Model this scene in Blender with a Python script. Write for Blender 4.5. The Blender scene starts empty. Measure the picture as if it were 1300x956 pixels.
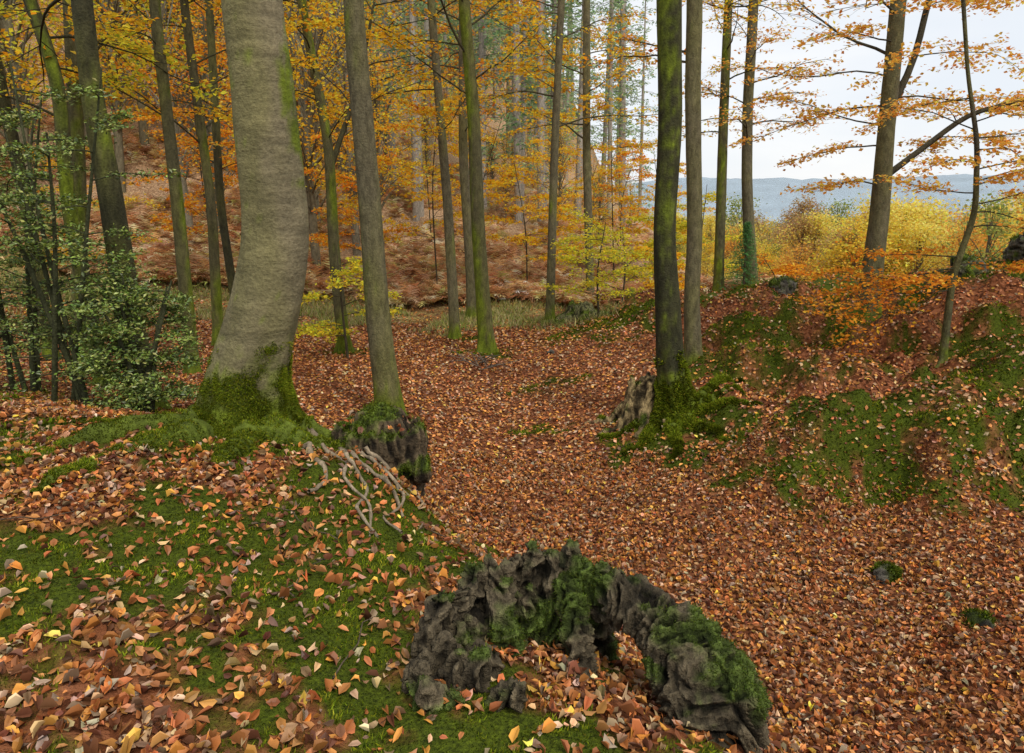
import bpy, math, numpy as np
from math import radians
rng = np.random.default_rng(7)
scene = bpy.context.scene
# ------------------------------------------------------------------ noise
def _h(i, j, k):
    i = i.astype(np.int64); j = j.astype(np.int64); k = k.astype(np.int64)
    n = (i*374761393 + j*668265263 + k*1440662683) & 0xffffffff
    n = ((n ^ (n >> 13))*1274126177) & 0xffffffff
    n = ((n ^ (n >> 15))*2246822519) & 0xffffffff
    return ((n ^ (n >> 16)) & 0xffffff)/16777215.0
def vn(p):
    f = np.floor(p); t = p-f; t = t*t*(3-2*t); i, j, k = f[:, 0], f[:, 1], f[:, 2]
    r = 0
    for a in (0, 1):
        for b in (0, 1):
            for c in (0, 1):
                w = (t[:, 0] if a else 1-t[:, 0])*(t[:, 1] if b else 1-t[:, 1])*(t[:, 2] if c else 1-t[:, 2])
                r = r+w*_h(i+a, j+b, k+c)
    return r
def fbm(p, o=4):
    s = 0; a = 1; tot = 0; p = np.array(p, float)
    for q in range(o):
        s = s+a*vn(p+17.3*q); tot += a; a *= .5; p = p*2.03
    return s/tot
def fbm2(x, y, sc, o=4, seed=0):
    return fbm(np.stack([np.ravel(x)*sc, np.ravel(y)*sc, np.full(np.size(x), seed*7.7+.5)], 1), o)
def ss(x, a, b):
    t = np.clip((x-a)/(b-a), 0, 1); return t*t*(3-2*t)
def nrm(v):
    return v/np.maximum(np.linalg.norm(v, axis=-1, keepdims=True), 1e-9)
# ------------------------------------------------------------------ terrain
CP = np.array([
(0,0,-1.55),(-1,2,-1.52),(-2,2,-1.45),(-3,3,-1.45),(-1.8,4.5,-1.5),(-4,4,-1.55),(-3,5,-1.6),(0,1.7,-1.6),(.3,2.4,-1.75),
(.5,1.4,-1.65),(.85,2.1,-1.85),(-.2,3.2,-1.8),(-.9,3.3,-1.62),(-.85,4.4,-1.72),(-.75,5.0,-2.4),(-2.6,6.1,-2.05),(-4,6,-1.85),(-3.9,7,-2.15),(-4.8,10,-2.5),(-5.3,12,-2.5),
(-.36,5.8,-2.72),(0,4.7,-2.7),(1.0,3.3,-2.65),(1.7,3.8,-2.9),(3.2,3.75,-2.85),(1.5,2.9,-2.7),(1,6,-2.9),(0,8,-2.9),(3,2,-2.7),(2.5,0,-2.4),(4,5,-2.8),
(0,10,-2.85),(0,14,-2.85),(-2,14,-2.85),(-3.25,13,-2.8),(1,17,-2.97),(-1,18,-3.0),(-1.5,8,-2.5),(-2,10,-2.7),
(2,8,-2.5),(1.5,7.0,-2.82),(3.33,5.9,-2.75),(4.3,5.8,-2.75),(4.5,7.3,-1.9),(3.6,7.4,-2.15),(6.8,9,-1.7),(5.8,7.9,-1.85),(3.1,7.0,-2.45),(3.4,9.5,-2.3),(5.3,10.0,-2.45),(5.8,11,-2.05),(5.6,6.2,-2.6),(7,6.5,-2.3),
(9,13,-1.5),(9.8,13,-1.2),(6.1,15,-1.95),(6.8,20,-2.55),(6,20,-2.7),(8.5,20,-2.6),(4.4,12,-2.2),(4.6,10.6,-2.55),(2.3,15,-2.4),(2.9,10.6,-2.46),(2.5,21,-3.1),(5.82,9,-1.98),
(-3,20,-3.1),(-8,19,-2.7),(-4.5,26,-2.05),(-5.8,34,-.4),(-7,42,2.8),(1.5,27,-2.1),(2,36,-.8),(4.9,25,-2.6),(6.6,32,-2.6),
(-12.6,18,-2.4),(-15.7,23,-1.05),(-19.4,29,1.9),(-23.6,36,6.1),(-29,45,12),(-11.4,25,-1.1),(-14.7,33,2.2),(-18.3,42,7.2),(-22,52,14),(-14.2,52,8.9),(-10,38,2.5),
(-3,55,3.6),(6,55,1.0),(-40,90,24),(0,90,9),(20,60,-8),(40,60,-11),(10,26,-4),(14,30,-6),(20,40,-8),(60,100,-15),(25,22,-3.5),
(20,13,-1.2),(15,6,-1.0),(12,0,-1.2),(-8,0,-1.5),(-7.5,7,-2.0),(-9,11,-2.4),(0,-8,-1.5),(-20,-10,-1),(20,-10,-1),(-50,40,18),(-30,15,0),(0,-60,-2),(60,0,-8),(-60,0,8)], float)
def warp(x, y):
    r = np.sqrt(x*x+y*y)+1e-6; s = np.log1p(r/2)/r*3
    return np.stack([x*s, y*s], -1)
def U(d2): return .5*d2*np.log(d2+1e-9)
Wc = warp(CP[:, 0], CP[:, 1]); n = len(CP)
K = U(((Wc[:, None]-Wc[None])**2).sum(-1))+np.eye(n)*.01
Pm = np.c_[np.ones(n), Wc]
A = np.block([[K, Pm], [Pm.T, np.zeros((3, 3))]])
sol = np.linalg.solve(A, np.r_[CP[:, 2], 0, 0, 0])
MOSS = [(-1.8,4.5,.9,.8,1.5),(3.3,6.8,1.3,.85,1.0),(4.3,6.9,1.5,1.05,1.15),(5.9,8.0,1.6,1.0,1.05),(3.4,9.3,1.0,.9,.95),(4.5,11.6,1.6,1.1,1.05),(2.3,14.5,1.5,1.7,1.25),
 (6.1,15,2.1,1.7,1.2),(9.5,13,2.6,2.1,1.25),(1.95,7.7,.7,.8,1.15),(.6,10.3,.6,.3,.8),(.35,8.4,.4,.2,.7),(-.49,13,.6,.5,.9),(-1.27,15,.5,.4,.8),(-3.25,13,.5,.4,.8),
 (7.6,9.2,1.8,1.2,1.0),(-3.6,6.3,1.2,.7,.9),(-5.2,6.6,1,.8,.9),(1.0,17,.9,.6,.8),(2.8,10.6,.6,.5,.8),(-.85,4.1,.4,.6,1.),(.0,2.75,.55,.25,.9),(.95,2.45,.35,.2,.8),(6.5,17.5,2.2,1.4,.95),(-.1,1.75,.6,.2,.8)]
def mossf(x, y):
    x = np.ravel(x); y = np.ravel(y)
    n1 = fbm2(x, y, 1.3, 4, 3); n2 = fbm2(x, y, 5, 3, 4)
    m = np.zeros(len(x))-1
    for cx, cy, ax, ay, s in MOSS:
        m = np.maximum(m, s*(1-((x-cx)/ax)**2*.6-((y-cy)/ay)**2*.6))
    mound = ss(-x, -1.0, .2)*ss(-y, -5.6, -4.8)
    m = np.maximum(m, mound*(n1-.5)*1.8+mound*.70-(1-mound))
    m = m+(n1-.5)*1.4+(n2-.5)*2.6
    return ss(m, .2, .8)
def H(x, y, detail=True):
    x = np.ravel(np.asarray(x, float)); y = np.ravel(np.asarray(y, float)); out = np.empty(len(x))
    for s in range(0, len(x), 40000):
        w = warp(x[s:s+40000], y[s:s+40000])
        d2 = ((w[:, None]-Wc[None])**2).sum(-1)
        out[s:s+40000] = U(d2)@sol[:n]+sol[n]+w@sol[n+1:]
    r = np.hypot(x, y); rr = np.maximum(r, 1)
    side = ss(x/rr, -.02, .26)*(y > -50)
    left = 30+10*ss(r, 100, 300)
    hill = 118+40*(fbm2(x/rr*2600, y*0, .0035, 3, 9)-.5)
    right = -17-16*ss(r, 110, 300)+hill*ss(r, 1250, 2500)-120*ss(r, 2700, 3900)+16*(fbm2(x, y, .02, 3, 5)-.5)*ss(r, 1200, 1800)+26*ss(r, 500, 800)*(1-ss(r, 850, 1200))*ss(x/rr, .3, .5)
    far = left*(1-side)+right*side
    far = np.where(y < 0, 0, far*ss(y, 0, 60))
    b = ss(r, 62, 110)
    z = np.clip(out, -45, 45)*(1-b)+far*b
    if detail:
        near = 1-ss(r, 30, 80)
        z = z+near*((fbm2(x, y, .9, 4, 1)-.5)*.16+(fbm2(x, y, 5., 3, 2)-.5)*.06)+ (1-near)*(fbm2(x, y, .1, 3, 6)-.5)*1.5
        bank = ss(x, 2.0, 3.0)*ss(y, 5.4, 6.4)*(1-ss(y, 17, 20))
        bz = fbm2(x, y, 1.15, 2, 11); z = z+bank*((ss(bz, .25, .75)-.42)*.62+(np.abs(fbm2(x, y, 3.2, 2, 12)-.5))*.5-.06)
        z = z+ss(-x, .0, .8)*(1-ss(y, 4.8, 6))*((fbm2(x, y, 2.2, 3, 13)-.5)*.2+(fbm2(x, y, 8., 2, 14)-.5)*.05)
    return z
def h1(x, y): return float(H([x], [y])[0])
# ------------------------------------------------------------------ mesh builder
class MB:
    def __init__(s): s.v = []; s.c = []; s.f = []; s.n = 0
    def add(s, v, c, faces, mat=0, smooth=True):
        v = np.asarray(v, float).reshape(-1, 3); c = np.asarray(c, float)
        if c.ndim == 1: c = np.tile(c, (len(v), 1))
        s.v.append(v); s.c.append(c)
        for f in faces:
            f = np.asarray(f, np.int64)
            if len(f): s.f.append((f+s.n, mat, smooth))
        s.n += len(v)
    def mesh(s, name, mats):
        me = bpy.data.meshes.new(name); V = np.concatenate(s.v); C = np.concatenate(s.c)
        me.vertices.add(len(V)); me.vertices.foreach_set('co', V.astype(np.float32).ravel())
        loops = np.concatenate([f.ravel() for f, _, _ in s.f])
        cnt = np.concatenate([np.full(len(f), f.shape[1]) for f, _, _ in s.f])
        mi = np.concatenate([np.full(len(f), m) for f, m, _ in s.f]); sm = np.concatenate([np.full(len(f), q) for f, _, q in s.f])
        st = np.concatenate([[0], np.cumsum(cnt)[:-1]])
        me.loops.add(len(loops)); me.loops.foreach_set('vertex_index', loops.astype(np.int32))
        me.polygons.add(len(cnt)); me.polygons.foreach_set('loop_start', st.astype(np.int32))
        me.polygons.foreach_set('material_index', mi.astype(np.int32)); me.polygons.foreach_set('use_smooth', sm.astype(bool))
        a = me.attributes.new('col', 'FLOAT_COLOR', 'POINT')
        a.data.foreach_set('color', np.c_[C, np.ones(len(C))].astype(np.float32).ravel())
        for m in mats: me.materials.append(m)
        me.update(calc_edges=True); me.validate()
        return me
    def build(s, name, mats, loc=None, parent=None):
        o = bpy.data.objects.new(name, s.mesh(name, mats)); scene.collection.objects.link(o)
        if loc is not None: o.location = loc
        if parent: o.parent = parent
        return o
def empty(name, loc=(0, 0, 0)):
    e = bpy.data.objects.new(name, None); scene.collection.objects.link(e); e.location = loc; return e
# ------------------------------------------------------------------ materials
def mat_base(name, rough=.8):
    m = bpy.data.materials.new(name); m.use_nodes = True; nt = m.node_tree; N = nt.nodes; L = nt.links
    b = N['Principled BSDF']; b.inputs['Roughness'].default_value = rough
    at = N.new('ShaderNodeAttribute'); at.attribute_name = 'col'
    tc = N.new('ShaderNodeTexCoord')
    return m, N, L, b, at, tc
def noise(N, L, vec, scale, det=4, rough=.6):
    t = N.new('ShaderNodeTexNoise'); t.inputs['Scale'].default_value = scale; t.inputs['Detail'].default_value = det; t.inputs['Roughness'].default_value = rough
    L.new(vec, t.inputs['Vector']); return t
def mulcol(N, L, col, fac, lo, hi):
    mr = N.new('ShaderNodeMapRange'); mr.inputs['From Min'].default_value = .25; mr.inputs['From Max'].default_value = .75
    mr.inputs['To Min'].default_value = lo; mr.inputs['To Max'].default_value = hi; L.new(fac, mr.inputs['Value'])
    mx = N.new('ShaderNodeVectorMath'); mx.operation = 'SCALE'; L.new(col, mx.inputs[0]); L.new(mr.outputs[0], mx.inputs['Scale'])
    return mx.outputs[0]
def mk_bark(name, zs=1., sc=9., bump=.5, dist=.02, lo=.45, hi=1.5):
    m, N, L, b, at, tc = mat_base(name, .85)
    mp = N.new('ShaderNodeMapping'); mp.inputs['Scale'].default_value = (1, 1, zs); L.new(tc.outputs['Object'], mp.inputs['Vector'])
    a = noise(N, L, mp.outputs[0], sc, 4, .65); c = noise(N, L, tc.outputs['Object'], 45, 3, .7)
    o = mulcol(N, L, at.outputs['Color'], a.outputs['Fac'], lo, hi); o = mulcol(N, L, o, c.outputs['Fac'], .65, 1.35)
    L.new(o, b.inputs['Base Color'])
    ad = N.new('ShaderNodeMath'); ad.operation = 'ADD'; L.new(a.outputs['Fac'], ad.inputs[0]); L.new(c.outputs['Fac'], ad.inputs[1])
    bp = N.new('ShaderNodeBump'); bp.inputs['Strength'].default_value = bump; bp.inputs['Distance'].default_value = dist
    L.new(ad.outputs[0], bp.inputs['Height']); L.new(bp.outputs[0], b.inputs['Normal'])
    b.inputs['Specular IOR Level'].default_value = .2
    return m
M_beech = mk_bark('beech_bark', 3.5, 3.0, .7, .015, .5, 1.45)
M_bark = mk_bark('rough_bark', .4, 16, .8, .02)
M_wood = mk_bark('rotten_wood', .22, 38, 1., .025, .3, 1.8)
def mk_leaf(name, tr=.35):
    m, N, L, b, at, tc = mat_base(name); N.remove(b)
    d = N.new('ShaderNodeBsdfDiffuse'); L.new(at.outputs['Color'], d.inputs['Color']); out = d.outputs[0]
    if tr > 0:
        t = N.new('ShaderNodeBsdfTranslucent'); L.new(at.outputs['Color'], t.inputs['Color'])
        mx = N.new('ShaderNodeMixShader'); mx.inputs[0].default_value = tr
        L.new(d.outputs[0], mx.inputs[1]); L.new(t.outputs[0], mx.inputs[2]); out = mx.outputs[0]
    if tr < 0:
        gl = N.new('ShaderNodeBsdfGlossy'); gl.inputs['Roughness'].default_value = .45; mx = N.new('ShaderNodeMixShader'); mx.inputs[0].default_value = -tr
        L.new(d.outputs[0], mx.inputs[1]); L.new(gl.outputs[0], mx.inputs[2]); out = mx.outputs[0]
    L.new(out, N['Material Output'].inputs['Surface'])
    return m
M_leaf = mk_leaf('beech_foliage', .5)
M_litter = mk_leaf('dry_leaves', -.025)
M_moss = mk_leaf('moss', .3)
M_holly = mk_leaf('holly_leaves', -.06)
# ground
def mk_ground():
    m, N, L, b, at, tc = mat_base('woodland_floor', .9)
    ma = N.new('ShaderNodeAttribute'); ma.attribute_name = 'moss'
    v = N.new('ShaderNodeTexVoronoi'); v.inputs['Scale'].default_value = 26; v.inputs['Randomness'].default_value = 1
    nz = noise(N, L, tc.outputs['Object'], 9, 2)
    ad = N.new('ShaderNodeVectorMath'); ad.operation = 'MULTIPLY_ADD'; ad.inputs[1].default_value = (.12,)*3
    L.new(nz.outputs['Color'], ad.inputs[0]); L.new(tc.outputs['Object'], ad.inputs[2]); L.new(ad.outputs[0], v.inputs['Vector'])
    sep = N.new('ShaderNodeSeparateColor'); L.new(v.outputs['Color'], sep.inputs[0])
    cr = N.new('ShaderNodeValToRGB'); e = cr.color_ramp; e.elements[0].color = (.35, .3, .3, 1); e.elements[1].color = (1.7, 1.8, 2.0, 1); e.elements[1].position = 1
    k = e.elements.new(.5); k.color = (1., .92, .88, 1)
    L.new(sep.outputs[0], cr.inputs[0])
    ml = N.new('ShaderNodeVectorMath'); ml.operation = 'MULTIPLY'; L.new(at.outputs['Color'], ml.inputs[0]); L.new(cr.outputs[0], ml.inputs[1])
    n3 = noise(N, L, tc.outputs['Object'], 60, 3, .75)
    mc = N.new('ShaderNodeValToRGB'); e = mc.color_ramp; e.elements[0].position = .3; e.elements[0].color = (.015, .022, .004, 1); e.elements[1].position = .75; e.elements[1].color = (.12, .16, .012, 1)
    L.new(n3.outputs['Fac'], mc.inputs[0])
    mx = N.new('ShaderNodeMix'); mx.data_type = 'RGBA'; L.new(ma.outputs['Fac'], mx.inputs[0]); L.new(ml.outputs[0], mx.inputs[6]); L.new(mc.outputs[0], mx.inputs[7])
    L.new(mx.outputs[2], b.inputs['Base Color'])
    bp = N.new('ShaderNodeBump'); bp.inputs['Strength'].default_value = .8; bp.inputs['Distance'].default_value = .03
    a2 = N.new('ShaderNodeMath'); a2.operation = 'ADD'; L.new(sep.outputs[1], a2.inputs[0]); L.new(n3.outputs['Fac'], a2.inputs[1])
    L.new(a2.outputs[0], bp.inputs['Height']); L.new(bp.outputs[0], b.inputs['Normal']); b.inputs['Specular IOR Level'].default_value = .1
    return m
M_ground = mk_ground()
# ------------------------------------------------------------------ ground mesh
th = np.concatenate([np.linspace(-180, -50, 50)[:-1], np.linspace(-50, 50, 521), np.linspace(50, 180, 50)[1:-1]])
th = np.radians(th)
rr = np.concatenate([np.geomspace(.3, 60, 400), np.geomspace(60, 3950, 110)[1:]])
T, R = np.meshgrid(th, rr); X = (R*np.sin(T)).ravel(); Y = (R*np.cos(T)).ravel(); Z = H(X, Y)
nr, na = len(rr), len(th)
ii = np.arange((nr-1)*na); a = ii//na; bb = ii % na; b2 = (bb+1) % na
F = np.stack([a*na+bb, a*na+b2, (a+1)*na+b2, (a+1)*na+bb], 1)[:, ::-1]
rad = np.hypot(X, Y)
litter = np.array([.20, .075, .032]); grass = np.array([.30, .28, .10]); brk = np.array([.42, .28, .165]); wood = np.array([.2, .18, .09])
def mixc(c, d, f): return c*(1-f[:, None])+d*f[:, None]
C = np.tile(litter, (len(X), 1))
g = ss(Y, 15.5, 18)*(1-ss(X, .5, 2.5))*ss(fbm2(X, Y, .6, 3, 21), .3, .55)
C = mixc(C, grass, g*.8); C = mixc(C, brk, ss(Y+(fbm2(X, Y, .5, 3, 22)-.5)*2, 20, 21.5))
C = mixc(C, wood*(.6+.8*fbm2(X, Y, .08, 3, 23))[:, None], ss(rad, 60, 120))
nh = fbm2(X, Y, .015, 4, 24); haze_col = np.array([.15, .20, .24])[None]*(.55+.9*nh)[:, None]+np.array([.13, .155, .165])
C = mixc(C, haze_col, .97*ss(rad, 150, 1300))  # bluish aerial haze painted into the ground colour, growing with distance
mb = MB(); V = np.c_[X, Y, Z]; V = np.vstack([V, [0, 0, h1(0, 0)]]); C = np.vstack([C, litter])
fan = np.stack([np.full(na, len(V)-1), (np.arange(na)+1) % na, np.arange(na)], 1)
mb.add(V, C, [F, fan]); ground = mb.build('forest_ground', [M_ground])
at = ground.data.attributes.new('moss', 'FLOAT', 'POINT')
mo = mossf(V[:, 0], V[:, 1])*(1-ss(np.hypot(V[:, 0], V[:, 1]), 25, 30)); at.data.foreach_set('value', mo.astype(np.float32))
# ------------------------------------------------------------------ scatter: leaves
def palette(pal, n, jit=.25):
    pal = np.array(pal, float); w = pal[:, 3]/pal[:, 3].sum(); k = rng.choice(len(pal), n, p=w)
    return np.clip(pal[k, :3]*np.exp(rng.normal(0, jit, (n, 1)))*np.exp(rng.normal(0, .08, (n, 3))), 0, .88)
def gnormal(x, y, e=.06):
    h0 = H(x, y); hx = H(x+e, y); hy = H(x, y+e); return h0, nrm(np.stack([-(hx-h0)/e, -(hy-h0)/e, np.ones(len(x))], 1))
def frames(nr_, yaw):
    a = np.stack([np.cos(yaw), np.sin(yaw), np.zeros(len(yaw))], 1); a = nrm(a-nr_*(a*nr_).sum(1, keepdims=True)); return a, np.cross(nr_, a)
LIT = [(.34, .12, .038, 4.5), (.46, .19, .062, 4.0), (.54, .34, .19, 2.0), (.13, .05, .025, 3.2), (.58, .27, .055, 2.0), (.64, .43, .07, .2), (.42, .31, .21, .8), (.2, .12, .07, 1.3)]
def pts_polar(n, r0, r1, ang=56):
    r = np.sqrt(rng.uniform(r0*r0, r1*r1, n)); t = np.radians(rng.uniform(-ang, ang, n)); return r*np.sin(t), r*np.cos(t)
def leaves_near(mb, x, y, z0, gn, size, lift):
    n = len(x); nn = nrm(gn+rng.normal(0, .36, (n, 3))); a, b = frames(nn, rng.uniform(0, 6.28, n))
    L = size*rng.uniform(.5, 1.4, n); W = L*rng.uniform(.45, .66, n); cu = rng.normal(.18, .3, n)*L; be = rng.normal(0, .25, n)*L
    s = np.array([0, .33, .7, 1, .28, .66, .28, .66]); w = np.array([0, 0, 0, 0, .46, .4, -.46, -.4])
    P = np.stack([x, y, z0+lift], 1)[:, None]+a[:, None]*((s-.5)[None, :, None]*L[:, None, None])+b[:, None]*(w[None, :, None]*W[:, None, None]) \
        + nn[:, None]*((np.abs(w)*2)[None, :]*cu[:, None]+((s-.5)**2*4)[None, :]*be[:, None])[..., None]
    o = (np.arange(n)*8)[:, None]
    tri = np.concatenate([o+np.array(q) for q in ([0, 1, 4], [2, 3, 5], [0, 6, 1], [2, 7, 3])]); qd = np.concatenate([o+np.array(q) for q in ([1, 2, 5, 4], [1, 6, 7, 2])])
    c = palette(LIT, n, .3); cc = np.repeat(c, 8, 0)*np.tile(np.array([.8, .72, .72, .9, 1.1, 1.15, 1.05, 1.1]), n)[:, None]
    mb.add(P, cc, [tri, qd], 0, False)
def leaves_flat(mb, x, y, z, nn, L, wr, c, mat=0):
    n = len(x); a, b = frames(nn, rng.uniform(0, 6.28, n)); P0 = np.stack([x, y, z], 1); W = L*wr
    P = np.stack([P0-a*(L*.5)[:, None], P0+b*(W*.5)[:, None]+nn*(L*.1)[:, None], P0+a*(L*.5)[:, None], P0-b*(W*.5)[:, None]+nn*(L*.1)[:, None]], 1)
    o = (np.arange(n)*4)[:, None]; mb.add(P, np.repeat(c, 4, 0), [o+np.array([0, 1, 2, 3])], mat, False)
mb = MB()
x, y = pts_polar(105000, 1.0, 7.5); m = mossf(x, y); den = fbm2(x, y, 1.1, 3, 51); keep = rng.random(len(x)) < (1-.76*m)*ss(den, .1, .5); x, y = x[keep], y[keep]; z0, gn = gnormal(x, y)
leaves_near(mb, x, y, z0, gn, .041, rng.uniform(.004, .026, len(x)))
nfar = 165000; r = rng.uniform(7.4, 24, nfar); t = np.radians(rng.uniform(-52, 52, nfar)); x, y = r*np.sin(t), r*np.cos(t); m = mossf(x, y)
ok = (rng.random(nfar) < (1-.70*m))*(rng.random(nfar) < 1-.8*ss(y, 16, 19)*(x < 2)); x, y = x[ok], y[ok]; z0, gn = gnormal(x, y)
nn = nrm(gn+rng.normal(0, .4, (len(x), 3))); leaves_flat(mb, x, y, z0+rng.uniform(.01, .035, len(x)), nn, rng.uniform(.036, .066, len(x))*(1+ss(y, 9, 20)*.6), .66, palette(LIT, len(x)))
mb.build('fallen_leaves', [M_litter])
# moss tufts
MC = [(.13, .165, .012, 3), (.21, .25, .016, 2), (.05, .08, .008, 2), (.28, .29, .03, .7)]
def tufts(mb, P, nn, hgt, wid, pal=MC, mulf=None):
    n = len(P); d = nrm(nn+rng.normal(0, .5, (n, 3))); a = nrm(np.cross(d, rng.normal(0, 1, (n, 3))))
    hh = hgt*rng.uniform(.6, 1.4, n)[:, None]; ww = wid*rng.uniform(.6, 1.4, n)[:, None]; c0 = palette(pal, n)
    if mulf is not None: hh = hh*(.5+mulf[:, None]); c0 = c0*mulf[:, None]
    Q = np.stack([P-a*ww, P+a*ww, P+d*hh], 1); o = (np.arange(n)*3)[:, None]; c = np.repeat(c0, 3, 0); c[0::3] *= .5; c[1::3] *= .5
    mb.add(Q, c, [o+np.array([0, 1, 2])], 0, False)
mb = MB()
x, y = pts_polar(430000, 1.1, 5.6, 54); k = rng.random(len(x)) < mossf(x, y); x, y = x[k], y[k]; z0, gn = gnormal(x, y); mf = .25+1.5*ss(fbm2(x, y, 7, 3, 61), .3, .72)
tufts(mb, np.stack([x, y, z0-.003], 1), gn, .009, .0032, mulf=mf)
x, y = pts_polar(360000, 5.6, 16, 52); k = (rng.random(len(x)) < mossf(x, y)); x, y = x[k], y[k]; z0, gn = gnormal(x, y); mf = .25+1.3*ss(fbm2(x, y, 3.2, 3, 62), .3, .72)
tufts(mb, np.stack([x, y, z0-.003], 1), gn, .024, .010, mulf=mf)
mb.build('moss_carpet', [M_moss])
# grass tufts
mb = MB(); nG = 30000; x = rng.uniform(-14, 3, nG); y = rng.normal(18.3, 1.5, nG); ok = fbm2(x, y, .7, 3, 31) > .42; x, y = x[ok], y[ok]; z0 = H(x, y)
tufts(mb, np.stack([x, y, z0], 1), np.tile([0, 0, 1.], (len(x), 1)), .17, .014, [(.42, .44, .13, 2), (.56, .48, .24, 2), (.26, .32, .08, 1)]); mb.build('grass', [M_moss])
# bracken
def bracken(mb, x, y, nf, pal, Ls=(.6, 1.1)):
    x = np.repeat(x, nf); y = np.repeat(y, nf); z = H(x, y); n = len(x); yaw = rng.uniform(0, 6.28, n); L = rng.uniform(*Ls, n); el = rng.uniform(.6, 1.35, n)
    a = np.stack([np.cos(yaw), np.sin(yaw)], 1); b = np.stack([-np.sin(yaw), np.cos(yaw), np.zeros(n)], 1); S = 7; c = palette(pal, n, .35)
    def pt(s): return np.stack([x+a[:, 0]*L*s*np.cos(el), y+a[:, 1]*L*s*np.cos(el), z+L*(s*np.sin(el)*1.2-.65*s*s)+.05], 1)
    for i in range(S):
        s0 = .15+.85*i/S; s1 = .15+.85*(i+1)/S; w = .34*(1-s0)+.03; p0, p1 = pt(s0), pt(s1); q = pt(min(s0+.2, 1.1))
        for sg in (1, -1):
            tip = q+b*(sg*w*L)[:, None]+rng.normal(0, .03, (n, 3)); Q = np.stack([p0, p0*.3+p1*.7, tip], 1); o = (np.arange(n)*3)[:, None]
            mb.add(Q, np.repeat(c, 3, 0), [o+np.array([0, 1, 2])], 0, False)
BR = [(.68, .41, .22, 4), (.54, .28, .13, 3), (.78, .58, .36, 3), (.36, .18, .08, 2), (.56, .54, .18, 1.2)]
mb = MB(); nB = 5600; y = 20.3+30*rng.random(nB)**1.5; x = y*rng.uniform(-.92, .22, nB); ok = fbm2(x, y, .35, 3, 41) > .4
bracken(mb, x[ok], y[ok], 6, BR); y = rng.uniform(20, 27, 500); x = y*rng.uniform(.2, .8, 500); bracken(mb, x, y, 6, BR)
mb.build('bracken', [M_leaf])
# ------------------------------------------------------------------ trees
def tube(mb, P, rad, sides, c, mat=0, squash=None):
    P = np.asarray(P, float); n_ = len(P); Tn = nrm(np.gradient(P, axis=0)); av = nrm(P[-1]-P[0]); ref = np.eye(3)[np.argmin(np.abs(av))]
    u = nrm(np.cross(Tn, ref)); v = np.cross(Tn, u); an = np.linspace(0, 2*np.pi, sides, endpoint=False)
    rad = np.asarray(rad, float); rad = rad[:, None] if rad.ndim == 1 else rad
    ring = P[:, None]+(u[:, None]*np.cos(an)[None, :, None]+v[:, None]*np.sin(an)[None, :, None])*(rad*np.ones((1, sides)))[..., None]
    i = np.arange((n_-1)*sides); a_ = i//sides; b_ = i % sides; b3 = (b_+1) % sides
    F_ = np.stack([a_*sides+b_, a_*sides+b3, (a_+1)*sides+b3, (a_+1)*sides+b_], 1)
    V_ = ring.reshape(-1, 3)
    if callable(c): c = c(V_)
    mb.add(V_, c, [F_], mat, True); return V_
def spline(pts, n_):
    pts = np.asarray(pts, float); d = np.concatenate([[0], np.cumsum(np.linalg.norm(np.diff(pts[:, :3], axis=0), axis=1))])
    t = np.linspace(0, d[-1], n_); out = np.stack([np.interp(t, d, pts[:, k]) for k in range(pts.shape[1])], 1)
    w = max(1, n_//(2*len(pts))); ker = np.hanning(2*w+3)[1:-1]; ker /= ker.sum(); h_ = len(ker)//2
    ext = np.vstack([2*out[0]-out[1:h_+1][::-1], out, 2*out[-1]-out[-h_-1:-1][::-1]])
    return np.stack([np.convolve(ext[:, k], ker, 'valid') for k in range(out.shape[1])], 1)
GREEN = np.array([.11, .145, .011]); BK = .8
def trunk(mb, pts, bark, moss_base=1., moss_h=.35, side=0., sdir=0., flare=.7, lobes=5, sides=26, rings=110, patch=None, algae=.5):
    z0 = pts[0][2]; P = spline([(pts[0][0], pts[0][1], z0-.3, pts[0][3])]+list(pts), rings); h = P[:, 2]-z0; an = np.linspace(0, 2*np.pi, sides, endpoint=False); ph = rng.uniform(0, 6)
    hh = np.maximum(h, -.25); r0 = pts[0][3]
    lob = .6+.4*np.cos(lobes*an+ph)+.25*np.cos(2*an+ph*2)
    rad_ = P[:, 3:4]*(1+flare*np.exp(-hh/(r0*1.5))[:, None]*lob[None])
    q = np.stack(np.broadcast_arrays(np.cos(an)[None]*1.3, np.sin(an)[None]*1.3, P[:, 2:3]*1.1+ph*9), -1).reshape(-1, 3)
    rad_ = rad_*(1+.13*(fbm(q, 3).reshape(rings, sides)-.5)+.05*(fbm(q*5, 2).reshape(rings, sides)-.5))
    def col(V_):
        hv = V_[:, 2]-z0; nz = fbm(V_*np.array([3, 3, 1.2]), 4); nf = fbm(V_*14, 3); ang = np.arctan2(V_[:, 1]-np.repeat(P[:, 1], sides), V_[:, 0]-np.repeat(P[:, 0], sides))
        f = moss_base*np.exp(-np.maximum(hv, 0)/moss_h)*1.7+(nf-.5)*1.3+(nz-.5)*.7-.15
        f = np.maximum(f, side*(.5+.5*np.cos(ang-sdir))*1.5+(nz-.5)*2.2+(nf-.5)-.7)
        if patch is not None: f = np.maximum(f, patch(hv, ang)+(nf-.5)*2.6+(nz-.5)*1.6)
        f = ss(f, .2, .95); b_ = bark[None]*BK*(.65+.7*nz)[:, None]
        al = algae*ss(nz+.15*np.exp(-np.maximum(hv, 0)), .35, .7); b_ = b_*(1-al[:, None])+np.array([.125, .125, .03])[None]*al[:, None]
        return b_*(1-f[:, None])+GREEN[None]*(.5+1.1*nf)[:, None]*f[:, None]
    V_ = tube(mb, P[:, :3], rad_, sides, col); return P, V_
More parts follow.
